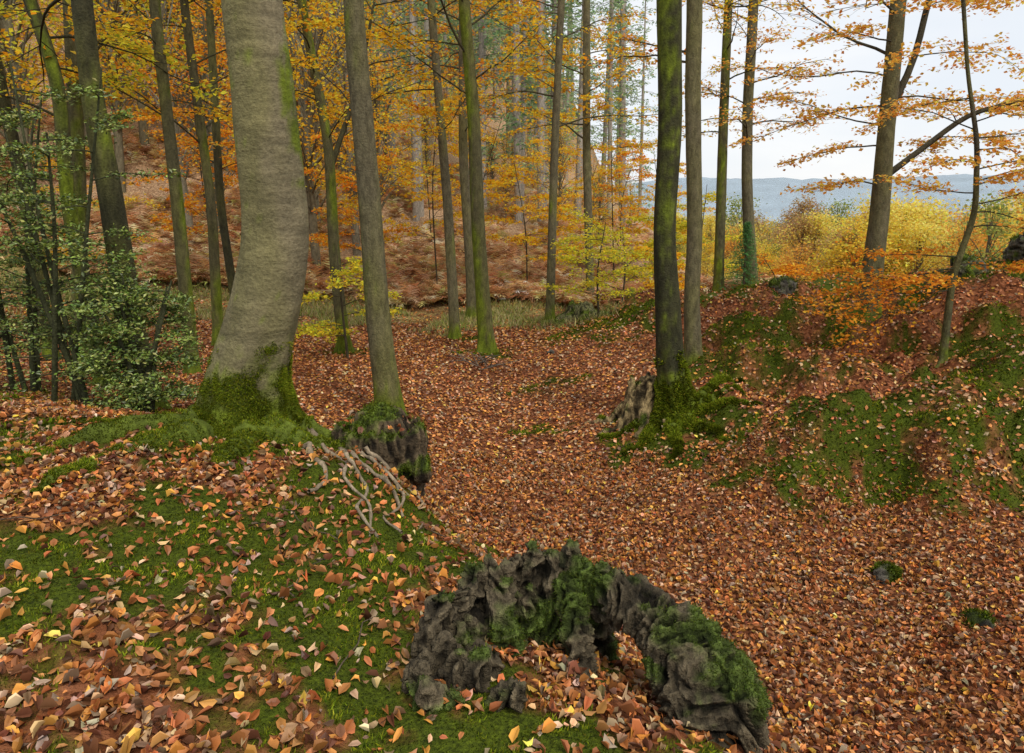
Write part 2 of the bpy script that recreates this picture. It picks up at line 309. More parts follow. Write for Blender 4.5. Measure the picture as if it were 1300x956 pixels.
class Leaves:
    def __init__(s): s.p = []
    def add(s, p): s.p.append(p)
    def flush(s, mb, size, pal, mat=1, tilt=.55, wr=.62, keep=1.):
        if not s.p: return
        P = np.concatenate(s.p); n_ = len(P); nn = nrm(np.array([0, 0, 1.])+rng.normal(0, tilt, (n_, 3)))
        leaves_flat(mb, P[:, 0], P[:, 1], P[:, 2], nn, size*rng.uniform(.65, 1.25, n_), wr, palette(pal, n_, .2), mat); s.p = []
def grow(mb, lv, p0, d, L, r0, bark, nsub=8, nleaf=14, droop=.04, jit=.07, sub2=2, flat=.35):
    n_ = 9; P = [np.array(p0, float)]; d = nrm(np.array(d, float))
    for i in range(n_-1):
        d = nrm(d+rng.normal(0, .11, 3)+np.array([0, 0, -droop])); P.append(P[-1]+d*L/(n_-1))
    P = np.array(P); tube(mb, P, np.linspace(r0, r0*.22, n_), 5, bark)
    sg = 1
    for k in range(nsub):
        t = .2+.8*(k+rng.random())/nsub; i = min(int(t*(n_-1)), n_-2); b0 = P[i]+(P[i+1]-P[i])*(t*(n_-1)-i); dd = nrm(P[i+1]-P[i]); sg = -sg
        an = sg*rng.uniform(.5, 1.15); c_, s_ = math.cos(an), math.sin(an)
        e = nrm(np.array([dd[0]*c_-dd[1]*s_, dd[0]*s_+dd[1]*c_, dd[2]*flat+rng.normal(0, .12)]))
        L2 = L*rng.uniform(.28, .5)*(1.15-.55*t); tt = np.linspace(0, 1, 5)[:, None]; Q = b0+e*L2*tt+rng.normal(0, .03*L2, (5, 3))*tt+np.array([0, 0, -.08*L2])*tt**2
        tube(mb, Q, np.linspace(r0*.3, r0*.1, 5), 3, bark)
        if nleaf:
            u = rng.uniform(.15, 1.05, nleaf); lv.add(b0+e*L2*u[:, None]+rng.normal(0, 1, (nleaf, 3))*np.array([jit, jit, jit*.45])-np.array([0, 0, .08*L2])*u[:, None]**2)
        for q in range(sub2):
            a2 = (1 if q % 2 else -1)*rng.uniform(.5, 1.1); c_, s_ = math.cos(a2), math.sin(a2); e2 = nrm(np.array([e[0]*c_-e[1]*s_, e[0]*s_+e[1]*c_, e[2]+rng.normal(0, .15)]))
            u0 = rng.uniform(.2, .7); q0 = b0+e*L2*u0; L3 = L2*.5; tube(mb, np.array([q0, q0+e2*L3*.5+rng.normal(0, .02, 3), q0+e2*L3]), [r0*.13, r0*.1, r0*.05], 3, bark)
            if nleaf:
                m_ = nleaf//2; u = rng.uniform(.1, 1.05, m_); lv.add(q0+e2*L3*u[:, None]+rng.normal(0, 1, (m_, 3))*np.array([jit, jit, jit*.45]))
YEL = [(.88, .54, .04, 5), (.88, .42, .025, 4), (.84, .68, .08, 1.8), (.6, .24, .03, .6)]
ORG = [(.86, .33, .025, 4), (.88, .44, .04, 3), (.64, .2, .03, 1.5), (.86, .6, .12, .9)]
YG = [(.70, .64, .06, 3), (.86, .66, .05, 3), (.42, .5, .06, 1.3)]
PALE = [(.88, .42, .07, 4), (.88, .56, .12, 3), (.74, .3, .06, 1.5)]
def beech(name, pts, bark, ztop, crown=None, nbr=16, pal=YEL, lsize=.085, Lb=(1.2, 2.8), nleaf=14, mat=None, extra=None, zc=7.2, nsub=8, **kw):
    bark = np.array(bark, float); x0, y0 = pts[0][0], pts[0][1]; pts = [list(p) for p in pts]; pts[0][2] = h1(x0, y0)
    l = pts[-1]; q = pts[-2]; dz = max(l[2]-q[2], .3); dx = (l[0]-q[0])/dz*.6; dy = (l[1]-q[1])/dz; zz = l[2]; k = 0
    while zz < ztop-.2:
        st = min(2., ztop-zz); zz += st; k += 1; l = [l[0]+dx*st+rng.normal(0, .06), l[1]+dy*st+rng.normal(0, .06), zz, max(l[3]*(1-.1*st/2), .025)]; pts.append(l)
    for p in pts[1:-1]: p[0] += rng.normal(0, .025)
    mb = MB(); P, V_ = trunk(mb, pts, bark, **kw); lv = Leaves(); lo = crown if crown is not None else 1.; zt = min(ztop, zc)
    bb_ = bark*.4+np.array([.01, .01, .003])
    for i in range(nbr):
        z_ = lo+(zt-lo)*((i+rng.random())/nbr)**1.1; j = min(int(np.searchsorted(P[:, 2], z_)), len(P)-1); az = rng.uniform(0, 6.28)
        L = rng.uniform(*Lb)*(1-.25*(z_-lo)/(zt-lo+.1)); grow(mb, lv, P[j, :3], (math.cos(az), math.sin(az), rng.uniform(.1, .8)), L, min(P[j, 3]*.22, .024)*L/2.2, bb_, nsub, nleaf)
    for i in range(6):
        z_ = rng.uniform(zt, ztop); j = min(int(np.searchsorted(P[:, 2], z_)), len(P)-1); az = rng.uniform(0, 6.28); grow(mb, lv, P[j, :3], (math.cos(az), math.sin(az), .9), 2.2, .02, bb_, 6, 3)
    if extra: extra(mb, lv, P, bb_)
    lv.flush(mb, lsize, pal); return mb.build(name, [mat or M_bark, M_leaf]), V_
gb = (.17, .15, .09); db = (.06, .058, .03); mbk = (.12, .11, .055)
# big grey beech in front
T1, V1 = beech('beech_tree', [(-1.83,4.5,-1.5,.235),(-1.80,4.5,-1.2,.225),(-1.66,4.5,-.72,.215),(-1.57,4.5,-.2,.205),(-1.555,4.5,.3,.198),(-1.548,4.5,.77,.188),(-1.55,4.5,1.22,.172)],
  (.25,.215,.13), 9, crown=4, nbr=6, mat=M_beech, moss_base=1.5, moss_h=.3, flare=.85, lobes=5, sides=64, rings=260, nleaf=6, algae=.5, side=.3, sdir=-.2,
  patch=lambda h, a: ss(np.cos(a+.1), .68, .98)*1.5*ss(h, 1.55, 1.95)*(1-ss(h, 2.4, 2.9))-.4)
beech('dark_beech_tree', [(-3.88,7,-2.14,.15),(-3.97,7,-1.2,.13),(-4.02,7,0,.115),(-4.08,7,1,.1),(-4.11,7,1.9,.09)], db, 10, crown=1.6, nbr=10, side=.6, sdir=-.8, nleaf=8, moss_h=.3)
beech('beech_tree', [(-4.81,10,-2.5,.105),(-4.80,10,0,.085),(-4.81,10,2.7,.07)], mbk, 10, crown=1, side=.7, sdir=0, nbr=14, Lb=(1,2.2))
beech('beech_tree', [(-5.26,12,-2.5,.095),(-5.2,12,0,.08),(-5.35,12,3.2,.065)], mbk, 10, crown=.8, side=.7, sdir=0, nbr=16)
beech('beech_tree', [(-6.5,16,-2.6,.10),(-6.7,16,0,.09),(-6.58,16,4.2,.08)], db, 12, crown=.5, nbr=18, pal=ORG, lsize=.09)
def fork6(mb, lv, P, bk): grow(mb, lv, (-3.38,13,.6), (.15,.1,1), 5, .06, bk, 12, 14, 0)
beech('beech_tree', [(-3.25,13,-2.83,.125),(-3.36,13,-1,.105),(-3.39,13,1.1,.09),(-3.68,13,3.5,.075)], mbk, 11, crown=.9, side=.8, sdir=-.5, nbr=18, extra=fork6)
beech('beech_tree', [(-1.49,8,-2.5,.16),(-1.57,8,-1.28,.14),(-1.625,8,.08,.128),(-1.686,8,1.37,.118),(-1.71,8,2.2,.11)], gb, 10, crown=3.4, side=.6, sdir=-2.4, nbr=8, flare=.3, sides=32, algae=.6, mat=M_bark)
beech('beech_tree', [(-1.27,15,-2.85,.12),(-1.355,15,.1,.1),(-1.56,15,2.56,.085),(-1.635,15,4.1,.08)], gb, 12, crown=1.2, side=.6, sdir=0, nbr=17)
beech('beech_tree', [(-.49,13,-2.83,.15),(-.62,13,-.6,.13),(-.718,13,1.54,.115),(-.834,13,3.5,.1)], mbk, 11, crown=1.8, side=.9, sdir=-2.5, nbr=16)
beech('beech_tree', [(-1.05,18,-3.1,.14),(-1.16,18,-1,.125),(-1.25,18,1.2,.12),(-1.2,18,4,.1)], gb, 12, crown=1.6, nbr=17, pal=ORG, lsize=.09)
beech('beech_tree', [(.955,17,-2.97,.115),(.986,17,1.1,.095),(1.127,17,4.6,.08)], gb, 12, crown=1.6, side=.6, sdir=-2.5, nbr=17, lsize=.09)
beech('beech_tree', [(2.45,21,-3.1,.13),(2.23,21,1.4,.12),(2.13,21,5.7,.1)], gb, 13, crown=1.3, nbr=18, pal=YEL, lsize=.1)
T13,V13 = beech('dark_beech_tree', [(2.03,8,-2.55,.17),(1.93,8,-1.9,.165),(1.868,8,-1.28,.15),(1.78,8,-.36,.125),(1.766,8,.86,.13),(1.727,8,2.2,.135)], (.045,.045,.022), 10, crown=3.0, side=.8, sdir=-2.0, moss_base=1.4, moss_h=.42, nbr=8, flare=1.1, lobes=6, sides=48, rings=180, nleaf=9, algae=.25)
beech('beech_tree', [(2.91,10.6,-2.46,.14),(2.80,10.6,-1.4,.12),(2.78,10.6,-.48,.115),(2.69,10.6,1.8,.115),(2.66,10.6,2.9,.11)], gb, 10, crown=1.6, nbr=10, pal=ORG, nleaf=8, side=.3, sdir=-2.5)
beech('beech_tree', [(6.08,20,-2.74,.15),(5.96,20,2.6,.13),(5.88,20,5.4,.11)], mbk, 12, crown=1.8, side=.8, sdir=-2, nbr=14, nleaf=9, lsize=.09)
beech('beech_tree', [(7.08,20,-2.55,.18),(6.72,20,.5,.15),(6.6,20,2.6,.14),(6.52,20,5.4,.13)], gb, 12, crown=1.5, nbr=16, nleaf=8, pal=PALE, lsize=.09)
def ex17(mb, lv, P, bk):
    Q = spline([(5.81,11,.4,.055),(6.2,10.9,.75,.045),(6.9,10.8,1.35,.038),(7.7,10.6,1.55,.03),(8.8,10.4,1.7,.02)], 20); tube(mb, Q[:, :3], Q[:, 3], 7, bk)
    for i in range(3, 20, 2): grow(mb, lv, Q[i, :3], (rng.normal(.5, .5), rng.normal(0, .8), rng.uniform(-.1, .4)), rng.uniform(.9, 1.7), .011, bk, 9, 15)
    Q = spline([(5.8,11,1.4,.06),(6.1,11,2.1,.05),(6.25,11,3.2,.045),(6.8,11,5,.03)], 14); tube(mb, Q[:, :3], Q[:, 3], 7, bk)
    for i in range(3, 14, 2): grow(mb, lv, Q[i, :3], (rng.normal(.5, .7), rng.normal(0, .8), rng.uniform(-.1, .5)), rng.uniform(.9, 1.9), .011, bk, 8, 12)
    for z_, dx, L in ((1.2, -1, 1.9), (.9, -1, 1.4), (1.9, -1, 2.2), (.3, -1, 1.3), (1.6, 1, 1.6), (2.4, -1, 1.8), (1.5, -1, 2.)): grow(mb, lv, (5.8, 11, z_), (dx, rng.normal(0, .4), .15), L, .015, bk, 9, 16, .03)
beech('beech_tree', [(5.78,11,-2.02,.17),(5.81,11,0,.14),(5.80,11,1,.125),(5.77,11,2.4,.115),(5.785,11,3,.11)], (.15,.13,.09), 9, crown=1.8, nbr=14, pal=PALE, nleaf=10, lsize=.075, extra=ex17, side=.3, sdir=0)
def ex18(mb, lv, P, bk):
    hold = lv.p; lv.p = []
    for z_, dx, dy, L in ((-1.1,-1,.3,1.7),(-1.0,-1,0,1.7),(-.95,-.8,-.8,1.1),(-.8,1,0,1.1),(-.85,-1,.1,1.5),(-1.15,-1,.05,1.9),(-.9,-.9,.5,1.5),(-.7,-1,-.1,1.3)):
        j = min(int(np.searchsorted(P[:, 2], z_)), len(P)-1); grow(mb, lv, P[j, :3], (dx, dy, .1), L, .010, bk, 12, 14, .04, .055)
    lv.flush(mb, .06, [(.84, .30, .03, 4), (.86, .42, .05, 3), (.6, .22, .04, 2)]); lv.p = hold
    for z_, dx, dy, L in ((-.3,1,-.3,1.2),(0,1,.2,1.4),(.1,-1,.2,1.0),(.4,1,0,1.5),(.5,-1,-.3,1.3),(.8,1,.3,1.4),(.9,-1,0,1.5),(1.1,1,-.2,1.3),(1.3,-1,0,1.2),(.65,.3,-1,1.1),(1.0,.2,-1,1.0),(.2,0,-1,1),(-.1,1,-.6,1.3),(.25,1,-.5,1.3)):
        j = min(int(np.searchsorted(P[:, 2], z_)), len(P)-1); grow(mb, lv, P[j, :3], (dx, dy, .22), L, .010, bk, 11, 13, .05, .055)
beech('young_beech_tree', [(5.82,9,-1.93,.05),(5.77,9,-.92,.042),(6.0,9,-.1,.036),(5.88,9,.78,.03),(5.65,9,1.6,.022)], (.10,.09,.06), 3, crown=1.5, nbr=5, pal=PALE, lsize=.062, extra=ex18, Lb=(.8,1.4), flare=.3, moss_base=.5)
beech('beech_tree', [(-5.3,8.6,-2.3,.095),(-5.4,8.5,0,.08),(-5.35,8.5,1.4,.075),(-5.6,8.5,2.4,.07)], db, 9, crown=1.2, nbr=12, side=.8, sdir=-1, pal=YG)
beech('beech_tree', [(-6.5,10,-2.4,.11),(-6.2,10,0,.1),(-5.99,10,2.7,.09)], mbk, 10, crown=.8, nbr=12, side=.8, sdir=-1, pal=YG)
beech('beech_tree', [(-7.6,11,-2.4,.10),(-7.7,11,0,.09),(-7.9,11,3,.08)], db, 10, crown=.8, nbr=12, side=.5, pal=YEL)
# saplings with low leaf sprays
def sapling(name, x, y, hgt, pal, n_, L, lsize=.075, nleaf=14):
    z = h1(x, y); mb = MB(); lv = Leaves(); bk = np.array([.07, .06, .035])
    Q = spline([(x, y, z-.1, .028), (x+rng.normal(0, .1), y, z+hgt*.5, .02), (x+rng.normal(0, .25), y, z+hgt, .008)], 12); tube(mb, Q[:, :3], Q[:, 3], 7, bk)
    for i in range(n_):
        j = int(3+8*i/n_); az = rng.uniform(0, 6.28); grow(mb, lv, Q[j, :3], (math.cos(az), math.sin(az), .3), L*rng.uniform(.7, 1.1), .01, bk, 8, nleaf)
    lv.flush(mb, lsize, pal); mb.build(name, [M_bark, M_leaf])
for (x, y, hg, pl, n_, L) in [(-3.0,12.2,1.9,YG,9,.9),(2.0,15.5,2.2,YG,12,1.2),(2.9,18,2.2,YG,12,1.2),(.5,22,4.2,YEL,14,1.5),(-8.6,20,6,ORG,16,1.8),(-1,24,5.5,YEL,14,1.8),(3.6,24,5,YEL,16,1.8),(5.6,26,4.6,YEL,14,1.7),(4.6,29,5,ORG,14,1.8),(6.5,24,3.6,YG,12,1.5),(-10.5,17,4.4,YEL,14,1.6),(1.6,28,5,YEL,14,1.8),(-4.6,21,5.5,ORG,14,1.8),(8.6,22.5,1.5,ORG,8,1.1),(5.2,22,2.4,YG,10,1.3),(4.2,19.5,1.6,YEL,9,1.0),(-6.3,24,6,YEL,14,2),(-2.4,22,7,YEL,16,2.1),(-7.4,28,8,YEL,16,2.2),(-3.5,30,7,YEL,16,2.1)]:
    sapling('beech_sapling', x, y, hg, pl, n_, L, .07 if y < 19 else .1)
# holly
def holly(x, y, hgt, spread, n_, dens):
    mb = MB(); lv = Leaves(); z = h1(x, y); bk = np.array([.05, .055, .025])
    for s in range(5):
        a = rng.uniform(0, 6.28); tx, ty = x+math.cos(a)*spread*.45, y+math.sin(a)*spread*.3
        Q = spline([(x+rng.normal(0, .1), y+rng.normal(0, .1), z-.1, .03), ((x+tx)/2, (y+ty)/2, z+hgt*.5, .02), (tx, ty, z+hgt*rng.uniform(.75, 1.), .008)], 14); tube(mb, Q[:, :3], Q[:, 3], 6, bk)
        for i in range(n_):
            j = int(2+11*(i+rng.random())/n_); j = min(j, 13); az = rng.uniform(0, 6.28); grow(mb, lv, Q[j, :3], (math.cos(az), math.sin(az), .25), spread*rng.uniform(.35, .75)*(1.1-.5*j/13), .008, bk, 7, dens, .06, .05, 2, .5)
    lv.flush(mb, .042, [(.13, .19, .03, 3), (.2, .27, .045, 3), (.06, .1, .02, 2), (.33, .35, .1, .9)], tilt=.9, wr=.5); mb.build('holly_bush', [M_bark, M_holly])
holly(-4.2, 6.3, 3.2, 1.3, 14, 10); holly(-3.5, 6.3, 1.5, .8, 11, 13); holly(-5.3, 7.2, 3.6, 1.3, 13, 10)
# ------------------------------------------------------------------ instanced masses
def clump_tree(seed, hgt, cw, pal, lsize, ncl, nper, bark, lowf=.3):
    mb = MB(); bk = np.array(bark); Q = spline([(0, 0, -.5, hgt*.016), (rng.normal(0, .2), rng.normal(0, .2), hgt*.5, hgt*.012), (rng.normal(0, .3), rng.normal(0, .3), hgt*.95, .03)], 14); tube(mb, Q[:, :3], Q[:, 3], 7, bk)
    lv = Leaves()
    for i in range(ncl):
        t = rng.uniform(lowf, 1); rad_ = cw*math.sin(math.pi*min(max((t-lowf)/(1-lowf)*.8+.15, 0), 1))*rng.uniform(.3, 1.05); a = rng.uniform(0, 6.28)
        c = np.array([math.cos(a)*rad_, math.sin(a)*rad_, hgt*t]); j = int(np.clip(t*.85*13, 0, 13)); tube(mb, np.array([Q[j, :3], (Q[j, :3]+c)/2+[0, 0, .15], c]), [.05, .03, .012], 4, bk)
        lv.add(c+rng.normal(0, 1, (nper, 3))*np.array([.24, .24, .13])*cw)
    lv.flush(mb, lsize, pal, tilt=.7, wr=.75); return mb.mesh('broadleaf_tree_mesh', [M_bark, M_leaf])
def pine(hgt, low):
    mb = MB(); bk = np.array([.33, .30, .26]); tube(mb, np.array([[0, 0, -.5], [rng.normal(0, .1), 0, hgt*.5], [0, 0, hgt]]), [hgt*.0085, hgt*.006, .02], 8, bk); lv = Leaves()
    for i in range(64):
        t = low+(1-low)*(i/64)**.9; L = (1.1+1.7*(1-t))*rng.uniform(.4, 1.1)*(.6 if t < low+.15 else 1); a = rng.uniform(0, 6.28); p0 = np.array([0, 0, hgt*t]); e = np.array([math.cos(a)*L, math.sin(a)*L, -.25*L+.2])
        tube(mb, np.array([p0, p0+e*.5+[0, 0, .15], p0+e]), [.03, .02, .008], 3, bk*.6); m_ = 26; u = rng.uniform(.2, 1.05, m_); lv.add(p0+e*u[:, None]+rng.normal(0, 1, (m_, 3))*np.array([.22, .22, .12]))
    for i in range(16):
        t = rng.uniform(.08, low+.1); a = rng.uniform(0, 6.28); p0 = np.array([0, 0, hgt*t]); L = rng.uniform(.5, 1.3); tube(mb, np.array([p0, p0+[math.cos(a)*L/2, math.sin(a)*L/2, .02], p0+[math.cos(a)*L, math.sin(a)*L, -.1]]), [.02, .013, .006], 3, bk*.7)
    lv.flush(mb, .32, [(.28, .42, .2, 3), (.38, .52, .26, 3), (.18, .3, .16, 2), (.5, .54, .22, .9)], tilt=.8, wr=.28); return mb.mesh('pine_tree_mesh', [M_bark, M_leaf])  # needle greens lightened to put distance haze into the colour
def inst(par, nm, mesh, x, y, s, dz=0):
    o = bpy.data.objects.new(nm, mesh); scene.collection.objects.link(o); o.location = (x, y, h1(x, y)+dz); o.rotation_euler = (rng.normal(0, .02), rng.normal(0, .02), rng.uniform(0, 6.28)); o.scale = (s, s, s*rng.uniform(.9, 1.1)); o.parent = par
pf = empty('pine_forest'); pm = [pine(24, .14), pine(27, .2), pine(22, .08)]
cnt = 0
while cnt < 78:
    y = rng.uniform(32, 85); x = y*rng.uniform(-.30, .19)
    if x/y > .12 and y > 45 and rng.random() < .6: continue
    inst(pf, 'pine_tree', pm[cnt % 3], x, y, rng.uniform(.75, 1.1)); cnt += 1
hw = empty('hillside_woodland'); hm = [clump_tree(1, 10, 2.6, YEL, .13, 60, 42, (.16,.14,.09)), clump_tree(2, 9, 2.4, ORG, .13, 50, 34, (.15,.14,.09)), clump_tree(3, 11, 2.6, YG, .13, 60, 34, (.18,.16,.1)), clump_tree(4, 12, 2.2, ORG, .12, 46, 12, (.2,.18,.13)), clump_tree(5, 12, 2.4, YEL, .12, 50, 16, (.2,.18,.12))]
for i in range(115):
    y = rng.uniform(22, 75); x = y*rng.uniform(-1.0, -.2 if y < 60 else .0)
    inst(hw, 'broadleaf_tree', hm[rng.choice(5, p=[.3, .08, .14, .2, .28])], x, y, rng.uniform(.7, 1.2))
for i in range(34):   # young growth along the crest and among the pines
    y = rng.uniform(29, 60); x = y*rng.uniform(-.2, .2); inst(hw, 'broadleaf_tree', hm[rng.choice([0, 2, 4, 1], p=[.4, .3, .15, .15])], x, y, rng.uniform(.25, .5))
vw = empty('valley_woodland')
VP = [[(.84,.62,.08,3),(.8,.5,.07,2),(.6,.55,.1,1)], [(.72,.36,.08,3),(.76,.44,.09,2)], [(.30,.36,.1,3),(.42,.42,.12,2)], [(.86,.70,.18,3),(.84,.62,.1,2)], [(.46,.30,.14,3),(.5,.34,.15,2)]]
vm = [clump_tree(9, 11, 3.2, p, .26, 60, 64, (.15,.13,.1), .12) for p in VP]
for i in range(230):
    y = 42+95*rng.random()**1.05; u = rng.uniform(.2, .98); x = y*u; z = h1(x, y); e = rng.uniform(-.07, .002)+(.02 if .5 < u < .75 and y < 90 else 0)-(.02 if .25 < u < .42 else 0)
    s = (e*y-z)/11
    if s < .25: continue
    inst(vw, 'broadleaf_tree', vm[rng.choice(5, p=[.30, .17, .18, .2, .15] if u < .5 else [.34, .12, .12, .32, .10])], x, y, min(s, 1.2), -.3)
for i in range(130):
    y = rng.uniform(130, 340); x = y*rng.uniform(.15, 1.0); z = h1(x, y); inst(vw, 'broadleaf_tree', vm[rng.choice(5, p=[.1, .2, .35, .05, .3])], x, y, min(max((rng.uniform(-.03, -.002)*y-z)/11, .8), 2.2), 0)
# small spruce
mb = MB(); tube(mb, np.array([[0, 0, -.1], [0, 0, 1], [0, 0, 2.]]), [.04, .025, .005], 6, np.array([.1, .08, .05])); lv = Leaves()
for i in range(90):
    t = .05+.93*i/90; a = i*2.4; L = .75*(1-t)+.05; p0 = np.array([0, 0, 2*t]); e = np.array([math.cos(a)*L, math.sin(a)*L, -.1*L]); tube(mb, np.array([p0, p0+e]), [.008, .003], 3, np.array([.1, .08, .05])); u = rng.uniform(.1, 1, 40); lv.add(p0+e*u[:, None]+rng.normal(0, .025, (40, 3)))
lv.flush(mb, .07, [(.10, .24, .08, 3), (.15, .32, .1, 2)], wr=.3, tilt=.7); mb.build('spruce_sapling', [M_bark, M_leaf], loc=(6.6, 19.4, h1(6.6, 19.4)))
# ------------------------------------------------------------------ stumps, roots, rocks
def remesh_blobs(blobs, voxel):
    bm_ = MB(); s = 12
    for p0, p1, r0, r1 in blobs:
        p0 = np.array(p0, float); p1 = np.array(p1, float); ts = np.array([0, .03, .12, .5, .88, .97, 1]); rs = np.array([.05, .6, 1, 1, 1, .6, .05])*(r0+(r1-r0)*ts)
        d = nrm(p1-p0); ext = np.array([-1, -.8, -.3, 0, .3, .8, 1.]); P = p0+(p1-p0)*ts[:, None]+d*(ext*np.where(ts < .5, r0, r1)*.8)[:, None]
        b0 = bm_.n; tube(bm_, P, rs, s, np.array([.1, .1, .1])); k = len(P)
        bm_.f.append((np.array([list(range(s))[::-1]])+b0, 0, True)); bm_.f.append((np.array([list(range(s))])+b0+(k-1)*s, 0, True))
    o = bm_.build('tmp', []); m_ = o.modifiers.new('r', 'REMESH'); m_.mode = 'VOXEL'; m_.voxel_size = voxel
    dg = bpy.context.evaluated_depsgraph_get(); me = bpy.data.meshes.new_from_object(o.evaluated_get(dg)); nv = len(me.vertices)
    V_ = np.empty(nv*3, np.float32); me.vertices.foreach_get('co', V_); N_ = np.empty(nv*3, np.float32); me.vertices.foreach_get('normal', N_)
    fl = np.empty(len(me.loops), np.int32); me.loops.foreach_get('vertex_index', fl); bpy.data.objects.remove(o)
    return V_.reshape(-1, 3).astype(float), N_.reshape(-1, 3).astype(float), fl.reshape(-1, 4)
def stump_obj(name, blobs, voxel, amp, wood, mossk, vert=(9, 9, 2.2), tuft=.012, gcol0=(.07, .1, .013), tpal=None, warpa=.6, crm=.3):
    V_, N_, F_ = remesh_blobs(blobs, voxel)
    wv = np.stack([fbm(V_*4+k*31, 2)-.5 for k in range(3)], 1)*warpa; q = V_*np.array(vert)+wv*4
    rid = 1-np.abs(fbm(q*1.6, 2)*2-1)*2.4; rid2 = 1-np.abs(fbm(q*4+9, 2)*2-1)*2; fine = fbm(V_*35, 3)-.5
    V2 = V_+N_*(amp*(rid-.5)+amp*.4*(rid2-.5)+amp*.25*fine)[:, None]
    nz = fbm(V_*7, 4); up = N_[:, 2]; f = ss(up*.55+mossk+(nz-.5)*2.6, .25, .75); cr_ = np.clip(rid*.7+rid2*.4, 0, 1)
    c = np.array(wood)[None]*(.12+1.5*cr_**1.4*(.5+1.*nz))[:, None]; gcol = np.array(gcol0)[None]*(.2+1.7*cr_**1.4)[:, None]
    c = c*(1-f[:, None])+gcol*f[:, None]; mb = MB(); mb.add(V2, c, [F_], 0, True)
    if tuft:
        k = np.where((rng.random(len(V2)) < .8)*(f > .55)*(up > -.2)*(cr_ > crm))[0]
        if len(k):
            d = MB(); tufts(d, np.repeat(V2[k], 2, 0)+rng.normal(0, voxel*.5, (2*len(k), 3)), np.repeat(N_[k], 2, 0), tuft, tuft*.3, tpal or [(.1, .14, .014, 3), (.16, .2, .02, 2), (.05, .075, .01, 2)], mulf=np.repeat(.35+1.*cr_[k], 2)); mb.add(d.v[0], d.c[0], [d.f[0][0]], 1, False)
    return mb.build(name, [M_wood, M_moss])
g0 = lambda x, y: h1(x, y)
B = []
ring = [(-.27,1.95,-1.52),(-.30,2.05,-1.46),(-.26,2.17,-1.41),(-.19,2.27,-1.39),(-.11,2.34,-1.36),(-.03,2.38,-1.34),(.07,2.41,-1.33),(.17,2.42,-1.33),(.27,2.40,-1.36),(.35,2.36,-1.40),(.42,2.31,-1.42)]
rs = spline(ring, 40)
for i, p in enumerate(rs):
    tz = p[2]+rng.normal(0, .02)+(.03 if i % 5 == 0 else 0); cx, cy = .12, 2.1; o = nrm(np.array([p[0]-cx, p[1]-cy])); hole = p[0] > .31
    B.append(((p[0]+o[0]*.11*(not hole), p[1]+o[1]*.11*(not hole), -1.9 if not hole else p[2]-.09), (p[0]+rng.normal(0, .012), p[1]+rng.normal(0, .012), tz), rng.uniform(.055, .075), rng.uniform(.018, .038)))
for i, p in enumerate(rs[:32:2]):
    B.append(((p[0]*.75+.03, p[1]*.8+.42, -1.8), (p[0]*.86+.02, p[1]*.9+.21, p[2]-rng.uniform(.05, .15)), .06, .028))
for i in range(20):   # thick left lobe
    B.append(((-.2+rng.normal(0, .07), 2.02+rng.normal(0, .07), -1.9), (-.17+rng.normal(0, .07), 2.07+rng.normal(0, .08), -1.52+rng.normal(0, .03)), .07, .036))
for path, r_ in (([(.36,2.34,-1.42),(.46,2.31,-1.43),(.57,2.25,-1.46),(.67,2.17,-1.51),(.75,2.10,-1.58),(.79,2.03,-1.68)], .068), ([(.40,2.31,-1.44),(.49,2.22,-1.48),(.56,2.12,-1.53),(.62,2.05,-1.59),(.66,1.98,-1.68),(.68,1.94,-1.8)], .065), ([(.57,2.22,-1.49),(.60,2.12,-1.54),(.66,2.05,-1.60),(.70,1.97,-1.72)], .075), ([(.70,2.12,-1.56),(.73,2.04,-1.63),(.76,1.98,-1.78)], .08), ([(.62,2.12,-1.6),(.66,2.02,-1.8)], .11), ([(.52,2.14,-1.56),(.56,2.0,-1.66),(.6,1.94,-1.8)], .06), ([(-.30,1.95,-1.56),(-.20,1.90,-1.62),(-.10,1.86,-1.70)], .065), ([(.2,2.38,-1.42),(.24,2.28,-1.52),(.24,2.2,-1.64),(.28,2.12,-1.74)], .05), ([(-.05,2.34,-1.44),(-.02,2.24,-1.56),(.0,2.18,-1.68)], .045)):
    for a_, b_ in zip(path[:-1], path[1:]): B.append((a_, b_, r_*rng.uniform(.85, 1.2), r_*rng.uniform(.85, 1.2)))
stump_obj('rotten_tree_stump', B, .006, .036, (.085, .068, .042), .2, (12, 12, 3.), .0055, (.05, .072, .014), [(.075, .115, .018, 3), (.13, .175, .024, 2), (.04, .06, .012, 2)], 1.2, .5)
